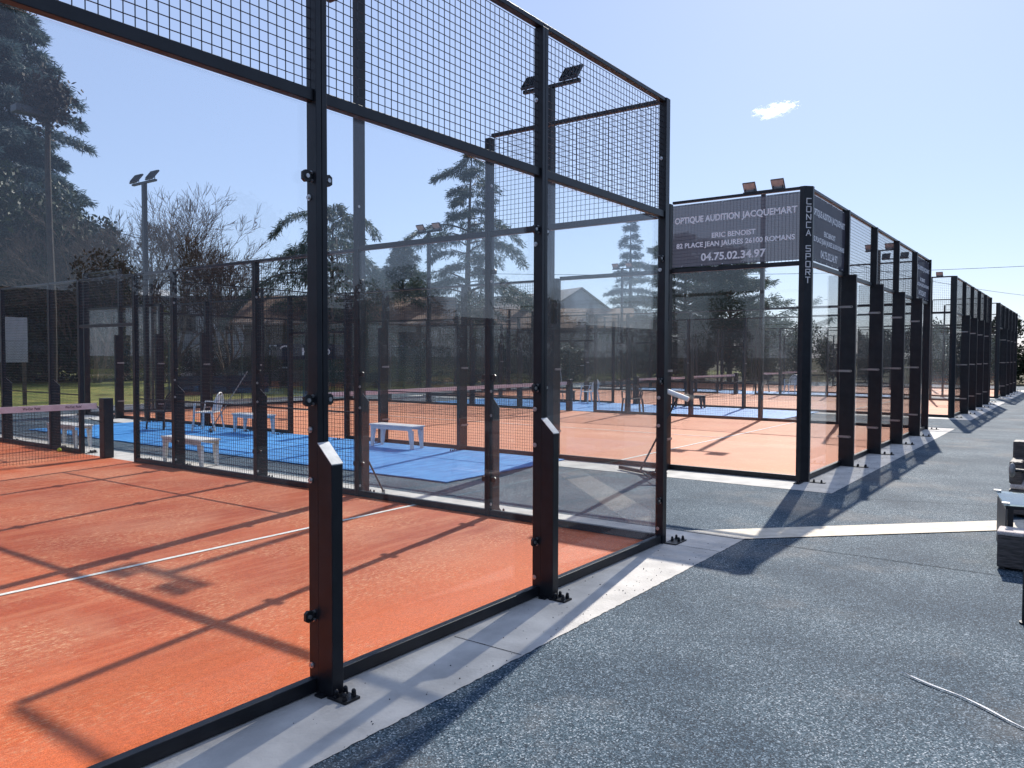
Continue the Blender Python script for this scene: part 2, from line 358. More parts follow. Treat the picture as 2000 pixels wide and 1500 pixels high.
def carpet(x0, x1, y0, y1, label):
    n = 40; r_ = random.Random(int(x0*10)); pts = []
    for k in range(n): pts.append((x0+(x1-x0)*k/n, y0+r_.uniform(-.012,.012)))
    for k in range(n): pts.append((x1+r_.uniform(-.012,.012), y0+(y1-y0)*k/n))
    for k in range(n): pts.append((x1-(x1-x0)*k/n, y1+r_.uniform(-.012,.012)))
    for k in range(n): pts.append((x0+r_.uniform(-.012,.012), y1-(y1-y0)*k/n))
    o = part('turf_carpet', MB().prism(pts, 0.009, 0.022), BLUE); tag(o, label, 'carpet', 'blue carpets between the courts')
carpet(1.40, 4.36, 3.8, 16.3, 'wide bright blue turf carpet under the white benches, nearest of the blue carpets')
carpet(14.6, 18.85, 3.6, 16.4, 'blue turf carpet behind the second court, under the dark chair and dark bench')
carpet(29.05, 32.35, 3.6, 16.4, 'thin strip of blue turf far away between the third and fourth courts')

dr = random.Random(31); db = MB()
for k in range(420):
    x = dr.uniform(-5.2, 14); y = -.57 + abs(dr.gauss(0,.13)) if k % 3 else dr.uniform(-.55,-.05); r_ = dr.uniform(.0015,.005)
    if y < -.04: db.bead((x, y, .005+r_*.6), r_, (dr.uniform(.7,1.6), 1, .7), nu=5, nv=3)
o_ = part('rubber_crumbs', db, mat('crumb', (.012,.022,.03), .9)); o_['kind'] = 'stuff'; tag(o_, 'loose dark rubber crumbs scattered on the pale concrete edging', 'crumbs')
# ------------------------------------------------------------------ court enclosures
_c = {}
def cached(key, fn):
    if key not in _c: _c[key] = fn()
    return _c[key]
def wires(x0, x1, z0, z1, y=0.0, st=0.05, r=0.0018):
    b = MB()
    n = int(round((x1-x0)/st)); k = int(round((z1-z0)/st))
    for i in range(n+1):
        x = x0+(x1-x0)*i/n; b.box((x-r, y-r, z0), (x+r, y+r, z1))
    for j in range(k+1):
        z = z0+(z1-z0)*j/k; b.box((x0, y+r, z-r), (x1, y+3*r, z+r))
    return b
def mesh_panel(root, w, z0, z1, loc, rz):
    me = cached(('w', round(w,3), z0, z1), lambda: wires(-w/2, w/2, z0, z1, 0.0).mesh('mesh_panel', WIRE))
    obj('mesh_panel', me, root, loc, rz)
def glass_panel(root, w, z0, z1, loc, rz):
    me = cached(('g', round(w,3), z0, z1), lambda: MB().box((-w/2, 0.0, z0), (w/2, 0.010, z1)).mesh('glass_panel', GLASS))
    obj('glass_panel', me, root, loc, rz)
BEV = [False]
def soft(o):
    if BEV[0]:
        b = o.modifiers.new('bevel', 'BEVEL'); b.width = .0035; b.segments = 2; b.limit_method = 'ANGLE'
    return o
def rail(root, name, w, z, loc, rz, h=0.055, d=0.05):
    me = cached(('r', name, round(w,3), z, h), lambda: MB().box((-w/2, -d/2, z-h/2), (w/2, d/2, z+h/2)).mesh(name, STEEL))
    soft(obj(name, me, root, loc, rz))
def bolts_on_plate(b, x0, x1, y0, y1, z):
    for x in (x0, x1):
        for y in (y0, y1): b.tube([(x,y,z),(x,y,z+0.018)], 0.014, 6); b.bead((x,y,z+0.026), 0.012, (1,1,1.2))
def clampA(s):   # rounded black glass clamp beside a post, silver bolts
    b = MB()
    if True:
        pts = [(s*0.035, -.022), (s*0.075, -.030), (s*0.092, -.018), (s*0.092, .018), (s*0.075, .030), (s*0.035, .022)]
        vs = [(x, 0.004, z) for x, z in pts] + [(x, -0.014, z) for x, z in pts]
        n = 6
        b.add(vs, [tuple(range(n)), tuple(range(n, 2*n))[::-1]] + [(i,(i+1)%n,n+(i+1)%n,n+i) for i in range(n)])
        b.tube([(s*0.068, -0.014, 0), (s*0.068, -0.021, 0)], 0.011, 10, 1)
    for z in (-.02, .02): b.tube([(s*0.036, -0.012, z), (s*0.044, -0.012, z)], 0.009, 8, 1)
    return b
def clampB(s):   # flat grey plate across the side of the fin
    b = MB()
    if True:
        pts = [(0.03, -.017), (-0.15, -.017), (-0.163, -.008), (-0.163, .008), (-0.15, .017), (0.03, .017)]
        x0, x1 = s*0.036, s*0.042
        vs = [(x0, y, z) for y, z in pts] + [(x1, y, z) for y, z in pts]; n = 6
        b.add(vs, [tuple(range(n)), tuple(range(n, 2*n))[::-1]] + [(i,(i+1)%n,n+(i+1)%n,n+i) for i in range(n)])
        b.tube([(s*0.042, -0.145, 0), (s*0.046, -0.145, 0)], 0.008, 8, 1)
    return b
def post(root, style, h, bh, loc, rz, hardware=True):
    """local x along the wall, -y outward"""
    if style == 'A':
        me = cached(('pA', h), lambda: MB().box((-.035,-.042,0),(-.002,.03,h)).box((.002,-.042,0),(.035,.03,h)).box((-.002,-.036,0),(.002,.024,h-.01)).mesh('post', STEEL))
        p = soft(obj('post', me, root, loc, rz))
        if bh:
            bm_ = cached(('bA', bh), lambda: MB().prism([(-.036,-.145),(.036,-.145),(.036,-.0425),(-.036,-.0425)], 0.0, [bh-.05, bh-.05, bh+.05, bh+.05]).mesh('buttress', STEEL))
            q = soft(obj('buttress', bm_, p))
            cm = cached(('cA', bh), lambda: MB().add([(-.037,-.147,bh-.048),(.037,-.147,bh-.048),(.037,-.0425,bh+.053),(-.037,-.0425,bh+.053),
                    (-.037,-.147,bh-.043),(.037,-.147,bh-.043),(.037,-.0425,bh+.058),(-.037,-.0425,bh+.058)],
                    [(0,3,2,1),(4,5,6,7),(0,1,5,4),(1,2,6,5),(2,3,7,6),(3,0,4,7)]).mesh('cap', CAPM))
            obj('cap', cm, p)
        def bp():
            b = MB().box((-.05,-.25,.005),(.05,-.12,.017)); bolts_on_plate(b, -.03, .03, -.225, -.165, .017)
            b.box((-.07,-.10,.005),(-.02,-.046,.015)); return b.mesh('base_plate', STEEL)
        obj('base_plate', cached(('bpA',), bp), p)
        if hardware:
            for z in (0.40, 1.49, 2.60): [obj('clamp', cached(('clA', s), lambda: clampA(s).mesh('clamp', [BLKP, CHROME])), p, (0, 0, z)) for s in (-1, 1)]
            for z in (0.14, 1.085, 1.34, 2.50, 3.5): obj('bolt', cached(('bo',), lambda: MB().tube([(-.035,.012,0),(-.040,.012,0)], .016, 12).tube([(-.040,.012,0),(-.048,.012,0)], .009, 8).mesh('bolt', CHROME)), p, (0, 0, z))
    else:
        me = cached(('pB', h), lambda: MB().box((-.03,-.09,0),(.03,.018,h)).mesh('post', STEEL))
        p = obj('post', me, root, loc, rz)
        if bh:
            obj('buttress', cached(('bB', bh), lambda: MB().box((-.034,-.205,0),(.034,-.0905,bh)).mesh('buttress', STEEL)), p)
            zs = (0.47, 1.5, 2.5) if bh > 2.5 else (0.47, 1.5)
            if hardware:
                for z in zs: [obj('clamp', cached(('clB', s), lambda: clampB(s).mesh('clamp', [GALV, BLKP])), p, (0, 0, z)) for s in (-1, 1)]
        def bp():
            b = MB().box((-.045,-.42,.005),(.045,-.206,.015)); bolts_on_plate(b, -.025, .025, -.38, -.27, .015); return b.mesh('base_plate', STEEL)
        obj('base_plate', cached(('bpB',), bp), p)
    return p

STROKES = {  # squared stencil capitals, unit box
 'C': [[(1,1),(0,1),(0,0),(1,0)]], 'O': [[(0,0),(0,1),(1,1),(1,0),(0,0)]], 'N': [[(0,0),(0,1),(1,0),(1,1)]],
 'A': [[(0,0),(.5,1),(1,0)],[(.2,.33),(.8,.33)]], 'S': [[(1,1),(0,1),(0,.5),(1,.5),(1,0),(0,0)]],
 'P': [[(0,0),(0,1),(1,1),(1,.45),(0,.45)]], 'R': [[(0,0),(0,1),(1,1),(1,.5),(0,.5)],[(.45,.5),(1,0)]], 'T': [[(0,1),(1,1)],[(.5,1),(.5,0)]]}
def corner_column(root, x, y, sx, sy, letters=False):
    # square column whose outer corner is chamfered; sx, sy point outward
    a, c = 0.075, 0.055
    P_ = [(-a,-a),(a-2*c+.0,-a)] ; P_ = [(a*1,-a*1)]
    pts = [(x-sx*a, y-sy*a), (x+sx*a, y-sy*a), (x+sx*a, y+sy*(a-0.085)), (x+sx*(a-0.085), y+sy*a), (x-sx*a, y+sy*a)]
    if sx*sy < 0: pts = pts[::-1]
    p = part('corner_post', MB().prism(pts, 0, 4.03), STEEL, root)
    b = MB()
    for ux, uy in ((sx, 0), (0, sy)):
        cx, cy = x+ux*0.2, y+uy*0.2
        b.box((cx-(.1 if ux else .04), cy-(.1 if uy else .04), .005), (cx+(.1 if ux else .04), cy+(.1 if uy else .04), .015))
        for e in (-.05, .05):
            q = (cx+e*abs(ux), cy+e*abs(uy)); b.tube([(q[0],q[1],.015),(q[0],q[1],.033)], .014, 6); b.bead((q[0],q[1],.04), .012)
    part('base_plate', b, STEEL, p)
    if letters:
        ctr = Vector((x+sx*(a-0.0425), y+sy*(a-0.0425), 0)); nrm = Vector((sx, sy, 0)).normalized()
        ax = Vector((0,0,1)).cross(nrm)
        L_ = MB(); z = 3.86; hh = .074; ww = .062
        for chh in 'CONCA SPORT':
            if chh != ' ':
                for st in STROKES[chh]:
                    for p0, p1 in zip(st, st[1:]):
                        q = [ctr + ax*((t[0]-.5)*ww) + Vector((0,0,z-hh+t[1]*hh)) + nrm*.0035 for t in (p0, p1)]
                        d = (q[1]-q[0]).normalized(); s_ = d.cross(nrm)*.0055
                        q0, q1 = q[0]-d*.0055, q[1]+d*.0055
                        vs = [q0-s_, q0+s_, q1+s_, q1-s_]; vs2 = [v - nrm*.0025 for v in vs]
                        L_.add(vs+vs2, [(0,1,2,3),(7,6,5,4),(0,4,5,1),(1,5,6,2),(2,6,7,3),(3,7,4,0)])
            else:
                part('lettering', L_, LETTER, p); L_ = MB()
            z -= .106
        part('lettering', L_, LETTER, p)

def court(idx, x0, style, bback, bside, label):
    root = thing('court_enclosure', label, 'court enclosure', (x0, 0, 0), 0, 'padel court enclosures')
    hw = lambda near: near
    # back and front walls (y = 0 faces the walkway)
    for y, rz in ((0, 0), (20, pi)):
        for k in range(1, 5): post(root, style, 4.0, bback, (2*k, y, 0), rz, y == 0)
        for k in range(5):
            cx = 2*k+1
            yo = 0.02 if style == 'A' else 0.0
            glass_panel(root, 1.91, 0.05, 2.965, (cx, y+(yo if y == 0 else -yo), 0), rz)
            mesh_panel(root, 1.93, 3.03, 3.975, (cx, y, 0), rz)
            rail(root, 'bottom_rail', 1.93 if style == 'A' else 1.94, 0.045, (cx, y, 0), rz, 0.07, 0.05)
            rail(root, 'middle_rail', 1.93 if style == 'A' else 1.94, 3.0, (cx, y, 0), rz, 0.06, 0.05)
            if style == 'A': rail(root, 'top_rail', 2.0-.002, 4.02, (cx, y, 0), rz, 0.035, 0.055)
            else: rail(root, 'top_rail', 2.0-.002 if k not in (0, 4) else 1.92, 4.018, (cx+(.04 if k == 0 else -.04 if k == 4 else 0), y, 0), rz, 0.035, 0.06)
    # long sides
    for x, rz in ((0, -pi/2), (10, pi/2)):
        so_ = 1 if x else -1
        for Y in (2, 4, 6, 8, 9.1, 10.9, 12, 14, 16, 18):
            h = 4.0 if Y in (2, 18) else 3.0
            post(root, style, h, 0 if Y in (9.1, 10.9) else bside, (x, Y, 0), rz, style == 'B' and x == 0 or x == 10 and style == 'A' and Y < 9)
        def bay(a, b, kind):
            c, w = (a+b)/2, b-a-.07
            rail(root, 'bottom_rail', w, 0.045, (x, c, 0), rz, 0.07, 0.05) if kind != 'door' else None
            if kind == 'tall':
                glass_panel(root, w-.02, 0.05, 2.965, (x, c, 0), rz); mesh_panel(root, w, 3.03, 3.975, (x, c, 0), rz)
                rail(root, 'middle_rail', w, 3.0, (x, c, 0), rz, .06, .05); rail(root, 'top_rail', b-a-.08, 4.02 if style == 'A' else 4.018, (x, c, 0), rz, .035, .05)
            elif kind == 'glass':
                glass_panel(root, w-.02, 0.05, 2.965, (x, c, 0), rz); rail(root, 'top_rail', w, 3.0, (x, c, 0), rz, .06, .05)
            elif kind == 'mesh':
                mesh_panel(root, w, 0.08, 2.96, (x, c, 0), rz); rail(root, 'top_rail', w, 2.985, (x, c, 0), rz, .035, .05)
                rail(root, 'middle_rail', w, 1.02, (x+so_*.022, c, 0), rz, .02, .02)
            else:
                mesh_panel(root, w, 2.23, 2.96, (x, c, 0), rz); rail(root, 'top_rail', w, 2.985, (x, c, 0), rz, .035, .05)
                rail(root, 'middle_rail', w, 2.2, (x, c, 0), rz, .05, .05)
        for a, b, kd in ((0,2,'tall'),(2,4,'glass'),(4,6,'mesh'),(6,8,'mesh'),(8,9.1,'mesh'),(9.1,10.9,'door'),(10.9,12,'mesh'),(12,14,'mesh'),(14,16,'mesh'),(16,18,'glass'),(18,20,'tall')):
            bay(a, b, kd)
    for x, y, sx, sy in ((0,0,-1,-1),(10,0,1,-1),(0,20,-1,1),(10,20,1,1)):
        if style == 'B': corner_column(root, x, y, sx, sy, idx == 1 and x == 0 and y == 0)
        else:
            p = obj('corner_post', cached(('cp',), lambda: MB().box((-.037,-.037,0),(.037,.037,4.035)).mesh('corner_post', STEEL)), root, (x, y, 0))
            b = MB().box((-.02 if sx > 0 else -.22, -.16, .005), (.22 if sx > 0 else .02, -.045, .015) if sy < 0 else (.22, .1, .015))
            if sy < 0:
                bolts_on_plate(b, sx*.10, sx*.19, -.135, -.07, .015)
            part('base_plate', b, STEEL, p)
            if x == 10 and y == 0:
                for z in (0.40, 1.49, 2.60): obj('clamp', _c[('clA', -1)], p, (0, 0, z))
                for z in (0.14, 1.085, 1.34, 2.50, 3.5): obj('bolt', _c[('bo',)], p, (-.003, 0, z))
    return root
BEV[0] = True
court(0, -10.0, 'A', 1.22, 1.2, 'nearest black steel and glass padel court cage, posts with short buttresses and pale slanted caps')
BEV[0] = False
court(1, G2, 'B', 3.0, 2.25, 'second black steel and glass court cage, with lettered corner column and hung with dark banners')
court(2, G3, 'B', 3.0, 2.25, 'third court cage of black steel, seen edge-on beyond the bannered one')
court(3, G4, 'B', 3.0, 2.25, 'farthest black court cage at the end of the walkway')

# banners
def banner(o, ax, w, z0, z1, nrm, label, txt=True, name='banner'):
    """o = left bottom corner seen from outside, ax = reading direction"""
    o = Vector(o); ax = Vector(ax); nrm = Vector(nrm); nx, nz = 14, 6; b = MB(); vs = []; fs = []
    rr = random.Random(int(o.x*10)+3)
    for j in range(nz+1):
        for i in range(nx+1):
            s = sin(i*1.3+j*.7)*.005 + rr.uniform(-.002,.002)
            vs.append(o + ax*(w*i/nx) + Vector((0,0,z0-o.z+(z1-z0)*j/nz)) + nrm*s)
    for j in range(nz):
        for i in range(nx): fs.append((j*(nx+1)+i, j*(nx+1)+i+1, (j+1)*(nx+1)+i+1, (j+1)*(nx+1)+i))
    b.add(vs, fs)
    t = part(name, b, BANNER); tag(t, label, 'banner', 'dark optician banners on the court cage')
    if txt:
        def put(s, u, v, size, width, bold=0.0):
            q = text_mb(s, size, frame(o + ax*(w*u) + Vector((0,0,z0-o.z+(z1-z0)*v)) + nrm*.010, ax, (0,0,1)), 0, bold, width)
            part('lettering', q, LETTERT, t)
        put('OPTIQUE AUDITION', .285, .745, .125, w*.53, .0045); put('JACQUEMART', .775, .745, .125, w*.415, .004)
        put('ERIC BENOIST', .50, .47, .10, w*.345, .003); put('82 PLACE JEAN JAURES 26100 ROMANS', .50, .34, .10, w*.93, .003)
        put('04.75.02.34.97', .495, .135, .15, w*.51, .004)
    for i in range(6):
        for v in (z0+.015, z1-.015):
            q = o + ax*(w*(i+.5)/6) + Vector((0,0,v-o.z)) + nrm*.008; obj('eyelet', cached(('ey',), lambda: MB().bead((0,0,0), .009).mesh('eyelet', CHROME)), t, tuple(q))
banner((G2-.032, 1.95, 3.04), (0,-1,0), 1.872, 3.045, 3.965, (-1,0,0), 'dark banner reading OPTIQUE AUDITION JACQUEMART, beside the lettered corner column, facing the nearest court')
banner((G2+.12, -.032, 3.04), (1,0,0), 1.80, 3.045, 3.95, (0,-1,0), 'same optician banner on the walkway side of the lettered corner column')
banner((G2+8.06, -.032, 3.04), (1,0,0), 1.86, 3.045, 3.95, (0,-1,0), 'faded banner in the farthest top panel of the second cage walkway side')

# floodlight masts
def mast(x, y, side, h, label):
    """side +1: lamps look toward +x ; -1: toward -x"""
    t = thing('floodlight_mast', label, 'floodlight', (x - side*0.10, y, 0), 0 if side > 0 else pi, 'floodlight masts beside the courts')
    def poleM(): return MB().box((-.05,-.05,0),(.05,.05,h)).box((-.11,-.11,.005),(.11,.11,.018)).mesh('pole', STEEL)
    obj('pole', cached(('mp', h), poleM), t)
    obj('crossbar', cached(('mc', h), lambda: MB().box((-.035,-.55,h),(.035,.55,h+.05)).mesh('crossbar', STEEL)), t)
    for s in (-1, 1):
        f = obj('floodlight', cached(('mf', h), lambda: lampbody()), t, (0, s*.38, h+.17))
        obj('lamp_glass', cached(('mg', h), lambda: lampglass()), f)
TILT = Matrix.Rotation(R(-52), 4, 'Y')
def lampbody():
    b = MB().box((-.02,-.17,-.15),(.02,.17,.15))
    for i in range(7): b.box((-.045,-.14+i*.045,-.12),(-.02,-.13+i*.045,.12))
    b.xf(Matrix.Rotation(R(38), 4, 'Y'))
    for s in (-1, 1): b.bar((0, s*.12, -.12), (0, s*.12, .02), .015)
    return b.mesh('floodlight', LAMPB)
def lampglass():
    return MB().box((.0205,-.155,-.135),(.024,.155,.135)).xf(Matrix.Rotation(R(38), 4, 'Y')).mesh('lamp_glass', LAMPG)
MASTS = [(0,4.08,-1,6.12,'tall mast beside the nearest court, its lamp cut off by the photo top'),
 (0,15.9,-1,6.12,'mast on the far half of the nearest court side, partly behind the net'),
 (G2,4.10,1,6.12,'mast between the first two courts with two dark-backed lamps seen against the sky'),
 (G2,16.6,1,6.12,'slim mast before the bare trees with two dark lamps tilted up'),
 (G2+10,4.0,-1,6.12,'mast behind the lettered cage, its two orange-faced lamps showing above the banner'),
 (G2+10,16.0,-1,6.12,'mast with two orange-faced lamps left of the tall cedar'),
 (G3,4.0,1,6.12,'mast behind the third cage front with dark lamp backs'),
 (G3,16.0,1,6.12,'mast of the third court near the cedars with dark lamp backs'),
 (G3+10,4.0,-1,6.12,'mast with orange lamp faces seen through the upper mesh of the second cage'),
 (G3+10,16.0,-1,6.12,'mast with pale orange lamp faces beside the slender conifer'),
 (G4,4.0,1,6.12,'mast with dark lamp backs seen through the upper mesh of the second cage'),
 (G4+10,4.0,-1,6.12,'farthest mast, orange lamp face above the third cage')]
for a in MASTS:
    if a[0] == G3: continue
    mast(*a)

# nets
def net(x0, label, lettered):
    t = thing('padel_net', label, 'net', (x0, 10, 0), 0, 'court nets')
    L_ = 9.64
    b = MB()
    for i in range(214):
        x = .18+i*.0453
        if x < .18+L_: b.box((x-.0014,-.0014,.03),(x+.0014,.0014,.84))
    for j in range(18):
        z = .05+j*.0453; b.box((.18,-.003,z-.0014),(.18+L_,-.0002,z+.0014))
    part('netting', b, NETM, t)
    tp = part('tape', MB().box((.16,-.012,.83),(.18+L_,.012,.925)), TAPE, t)
    for x in (.02, 9.98):
        part('net_post', MB().box((x-.08,-.08,.01),(x+.08,.08,1.0)), STEEL, t, bevel=.006)
    part('cable', MB().tube([(.1,0,.80),(.17,0,.885)], .006).tube([(9.9,0,.80),(9.82,0,.885)], .006).tube([(.1,0,.6),(.3,0,.68)], .006).tube([(9.9,0,.6),(9.7,0,.68)], .006), NETM, t)
    if lettered:
        for k in range(7):
            q = text_mb('We-Out  Padel', .055, frame((9.45-.62*k, -.0135, .878), (1,0,0), (0,0,1)), 0, .0012, .25); part('lettering', q, INK, tp)
net(-10.0, 'court net with pinkish white printed tape, in the nearest court', True)
net(G2, 'net with pale tape across the second court', False)
net(G3, 'far net across the third court, seen between the posts', False)
net(G4, 'farthest net, in the last court', False)

# ------------------------------------------------------------------ furniture between the courts
def bench(M_, L_=1.1, Wd=.36, H=.44):
    t = thing('bench', '', 'bench')
    part('seat', MB().box((-L_/2,-Wd/2,H-.03),(L_/2,Wd/2,H)).box((-L_/2+.02,-Wd/2+.015,H-.09),(L_/2-.02,-Wd/2+.035,H-.03)).box((-L_/2+.02,Wd/2-.035,H-.09),(L_/2-.02,Wd/2-.015,H-.03)), M_, t, bevel=.008)
    for sx in (-1, 1):
        for sy in (-1, 1):
            x, y = sx*(L_/2-.07), sy*(Wd/2-.05)
            b = MB().add([(x-.045,y-.03,H-.09),(x+.045,y-.03,H-.09),(x+.045,y+.03,H-.09),(x-.045,y+.03,H-.09),
                 (x-.025+sx*.03,y-.02,.022),(x+.025+sx*.03,y-.02,.022),(x+.025+sx*.03,y+.02,.022),(x-.025+sx*.03,y+.02,.022)],
                 [(0,1,2,3),(7,6,5,4),(0,4,5,1),(1,5,6,2),(2,6,7,3),(3,7,4,0)])
            part('leg', b, M_, t)
    return t
bw = bench(WHITEP); GB = 'plastic benches beside the courts'
place(bw, (.42, 8.27, -.015), pi/2, 'white bench standing right against the nearest court mesh, nearest of the white benches', GB)
place(copy_tree(bw), (3.98, 7.25, 0), pi/2, 'white bench on the blue carpet against the second court, right of the thick post', GB)
place(copy_tree(bw), (4.0, 11.6, 0), pi/2, 'white bench beside the white plastic chair on the blue carpet', GB)
place(copy_tree(bw), (.45, 12.3, -.015), pi/2, 'white bench seen through the net of the nearest court', GB)
bd = bench(DARKP)
place(bd, (18.2, 7.65, 0), pi/2, 'dark brown bench behind the white roller, on the second blue carpet', GB)
place(copy_tree(bd), (18.5, 12.9, 0), pi/2, 'dark bench left of the white chair on the second blue carpet', GB)
place(copy_tree(bd), (32.0, 11.6, 0), pi/2, 'small far dark bench in front of the fourth court', GB)
def chair(M_, fan=True):
    t = thing('garden_chair', '', 'chair')
    part('seat', MB().prism([(-.22,-.22),(.22,-.22),(.25,.2),(-.25,.2)], .40, .425), M_, t, bevel=.006)
    b = MB(); n = 9
    for i in range(n):   # fanned slats leaning back, back is at -y
        u = (i-(n-1)/2)/((n-1)/2); b.bar((u*.13,-.20,.43),(u*.21,-.30,.80-.10*u*u), .026, .01)
    pts = [(.24*cos(a), -.2-.1*(.5+.5*sin(a)) , .58+.27*sin(a)) for a in [pi*k/14 for k in range(15)]]
    b.tube([(.22,-.19,.42)]+pts+[(-.22,-.19,.42)], .016, 6)
    part('backrest', b, M_, t)
    for s in (-1, 1):
        part('armrest', MB().bar((s*.27,-.22,.62),(s*.29,.16,.64), .045, .018).bar((s*.29,.16,.64),(s*.275,.19,.42), .04, .02), M_, t)
        for y, yy in ((-.2,-.27),(.19,.23)):
            part('leg', MB().bar((s*.25,y,.42),(s*.28,yy,.0), .045, .035), M_, t)
    return t
cw = chair(WHITEP); GC = 'garden chairs beside the courts'
place(cw, (3.75, 12.95, .022), R(35), 'white plastic armchair with fanned back, on the nearest blue carpet', GC)
place(copy_tree(cw), (18.4, 11.6, .022), R(60), 'white plastic armchair on the second blue carpet, far between the posts', GC)
place(copy_tree(cw), (31.4, 8.2, .022), R(80), 'small white chair far behind the lettered corner column', GC)
ck = chair(BLKP); place(ck, (3.3, 14.0, .022), R(100), 'black openwork chair left of the white plastic armchair', GC)
cb = chair(DARKP); place(cb, (14.95, 8.05, .022), R(-50), 'dark brown armchair on the second blue carpet, facing away from the posts', GC)
place(copy_tree(cb), (31.2, 9.6, .022), R(70), 'tiny far brown chair beyond the third court', GC)

# tools
t = thing('court_leveller', 'long-handled court brush leaning on the glass of the second cage, white roller on top', 'court brush', (0,0,0))
part('handle', MB().tube([(3.72, 2.1, .05), (4.36, 1.80, 1.12)], .014, 8), BLKP, t)
part('base_bar', MB().bar((3.95, 2.55, .045), (3.52, 1.60, .045), .05, .05).bar((3.72,2.1,.06),(3.35,1.75,.03), .02, .02).bar((3.72,2.1,.06),(3.9,1.75,.03), .02, .02), STEEL, t)
part('roller', MB().tube([(4.33, 1.98, 1.20), (4.37, 1.64, 1.08)], .038, 12), WHITEP, t, smooth=False)
t = thing('hand_broom', 'short thin broom propped outside the nearest court glass', 'broom')
part('handle', MB().tube([(.24, 3.82, .05), (.10, 4.0, .52)], .011, 8), BLKP, t)
part('brush_head', MB().bar((.14,3.72,.03),(.34,3.92,.03), .04, .045), BLKP, t)
t = thing('squeegee', 'thin long squeegee leaning beside the white plastic armchair', 'squeegee')
part('handle', MB().tube([(3.6, 12.6, .06), (4.35, 12.3, 1.35)], .012, 8), GALV, t)
part('rubber_blade', MB().bar((3.45,12.35,.045),(3.75,12.85,.045), .05, .045), BLKP, t)
t = thing('squeegee', 'pale squeegee pole leaning behind the far white chair', 'squeegee')
part('handle', MB().tube([(18.2, 12.6, .06), (18.9, 13.2, 1.45)], .014, 8), GALV, t)
part('rubber_blade', MB().bar((18.1,12.3,.045),(18.3,12.9,.045), .05, .045), BLKP, t)
for p_, l_ in (((-.12, 11.45, .043), 'yellow ball on the ground at the foot of the nearest court mesh, behind the net'), ((4.9, 15.3, .043), 'yellow ball lying inside the second court left of the white chair')):
    tag(part('padel_ball', MB().bead(p_, .034, nu=14, nv=10), BALL, smooth=True), l_, 'ball', 'yellow balls')

# ------------------------------------------------------------------ terrace things on the right
t = thing('glass_table', 'low table with pale glass top and dark panel legs, at the right photo edge', 'table', (1.566, -3.034, 0), R(9.3))
part('tabletop', MB().box((-.37,-.50,.475),(.37,.50,.487)), glass('table_glass', (.75,.85,.87), .35, (.75,.85,.9)), t)
part('frame', MB().box((-.36,-.49,.445),(.36,-.46,.473)).box((-.36,.455,.445),(.36,.485,.473)).box((-.36,-.46,.445),(-.33,.455,.473)).box((.33,-.46,.445),(.36,.455,.473)), STEEL, t)
for x, y, w in ((-.36,.43,.04),(.32,.43,.04),(-.36,-.47,.04),(.32,-.47,.04)): part('leg', MB().box((x,y,.004),(x+w,y+.04,.445)), STEEL, t)
part('side_panel', MB().box((-.36,.474,.03),(.36,.488,.444)), mat('grey_panel', (.06,.058,.06), .5), t)
part('shelf', MB().box((-.315,-.42,.12),(.315,.42,.14)), mat('shelf_board', (.3,.2,.13), .6), t)
for s in (-1, 1): part('corner_clip', MB().box((s*.36-.03,.46,.488),(s*.36+.03,.515,.5)), CHROME, t)
t = thing('wicker_footstool', 'dark wicker footstool with pale woven top, in front of the glass table', 'footstool', (.93, -2.88, 0))
part('body', MB().box((-.12,-.30,.02),(.12,.30,.28)), WICK, t, bevel=.01)
part('top_pad', MB().box((-.125,-.305,.281),(.125,.305,.315)), CUSH, t, bevel=.012)
for x in (-.09, .09):
    for y in (-.26, .26): part('leg', MB().box((x-.02,y-.02,.002),(x+.02,y+.02,.02)), BLKP, t)
t = thing('wicker_chair', 'brown wicker lounge chair behind the glass table, cut by the photo edge', 'chair', (3.7, -2.78, 0))
part('base', MB().box((-.35,-.45,.03),(.35,.30,.30)), WICK, t, bevel=.015)
part('cushion', MB().box((-.34,-.44,.302),(.34,.29,.36)), CUSH, t, bevel=.02)
part('backrest', MB().prism([(.12,-.45),(.35,-.45),(.35,.30),(.12,.30)], .361, .78), WICK, t, bevel=.015)
part('armrest', MB().box((-.34,.18,.361),(.11,.30,.60)), WICK, t, bevel=.015)
t = thing('parasol_weight', 'grey knob-ended handle sticking out in front of the wicker chair back', 'handle', (1.6, -2.62, 0))
part('stem', MB().tube([(0,-.6,.70),(0,-.02,.72)], .018, 8), BLKP, t)
part('knob', MB().bead((0,0,.72), .055, (.7,.5,1.2), nu=12, nv=8), GALV, t, smooth=True)
part('stand', MB().box((-.02,-.62,.0),(.02,-.58,.72)), BLKP, t)
tag(part('steel_post', MB().tube([(-.62,-2.865,.012),(-.62,-2.865,1.16)], .03, 12).tube([(-.62,-2.865,.002),(-.62,-2.865,.012)], .045, 12), STEEL), 'slim black post standing at the very right edge of the photo', 'post')
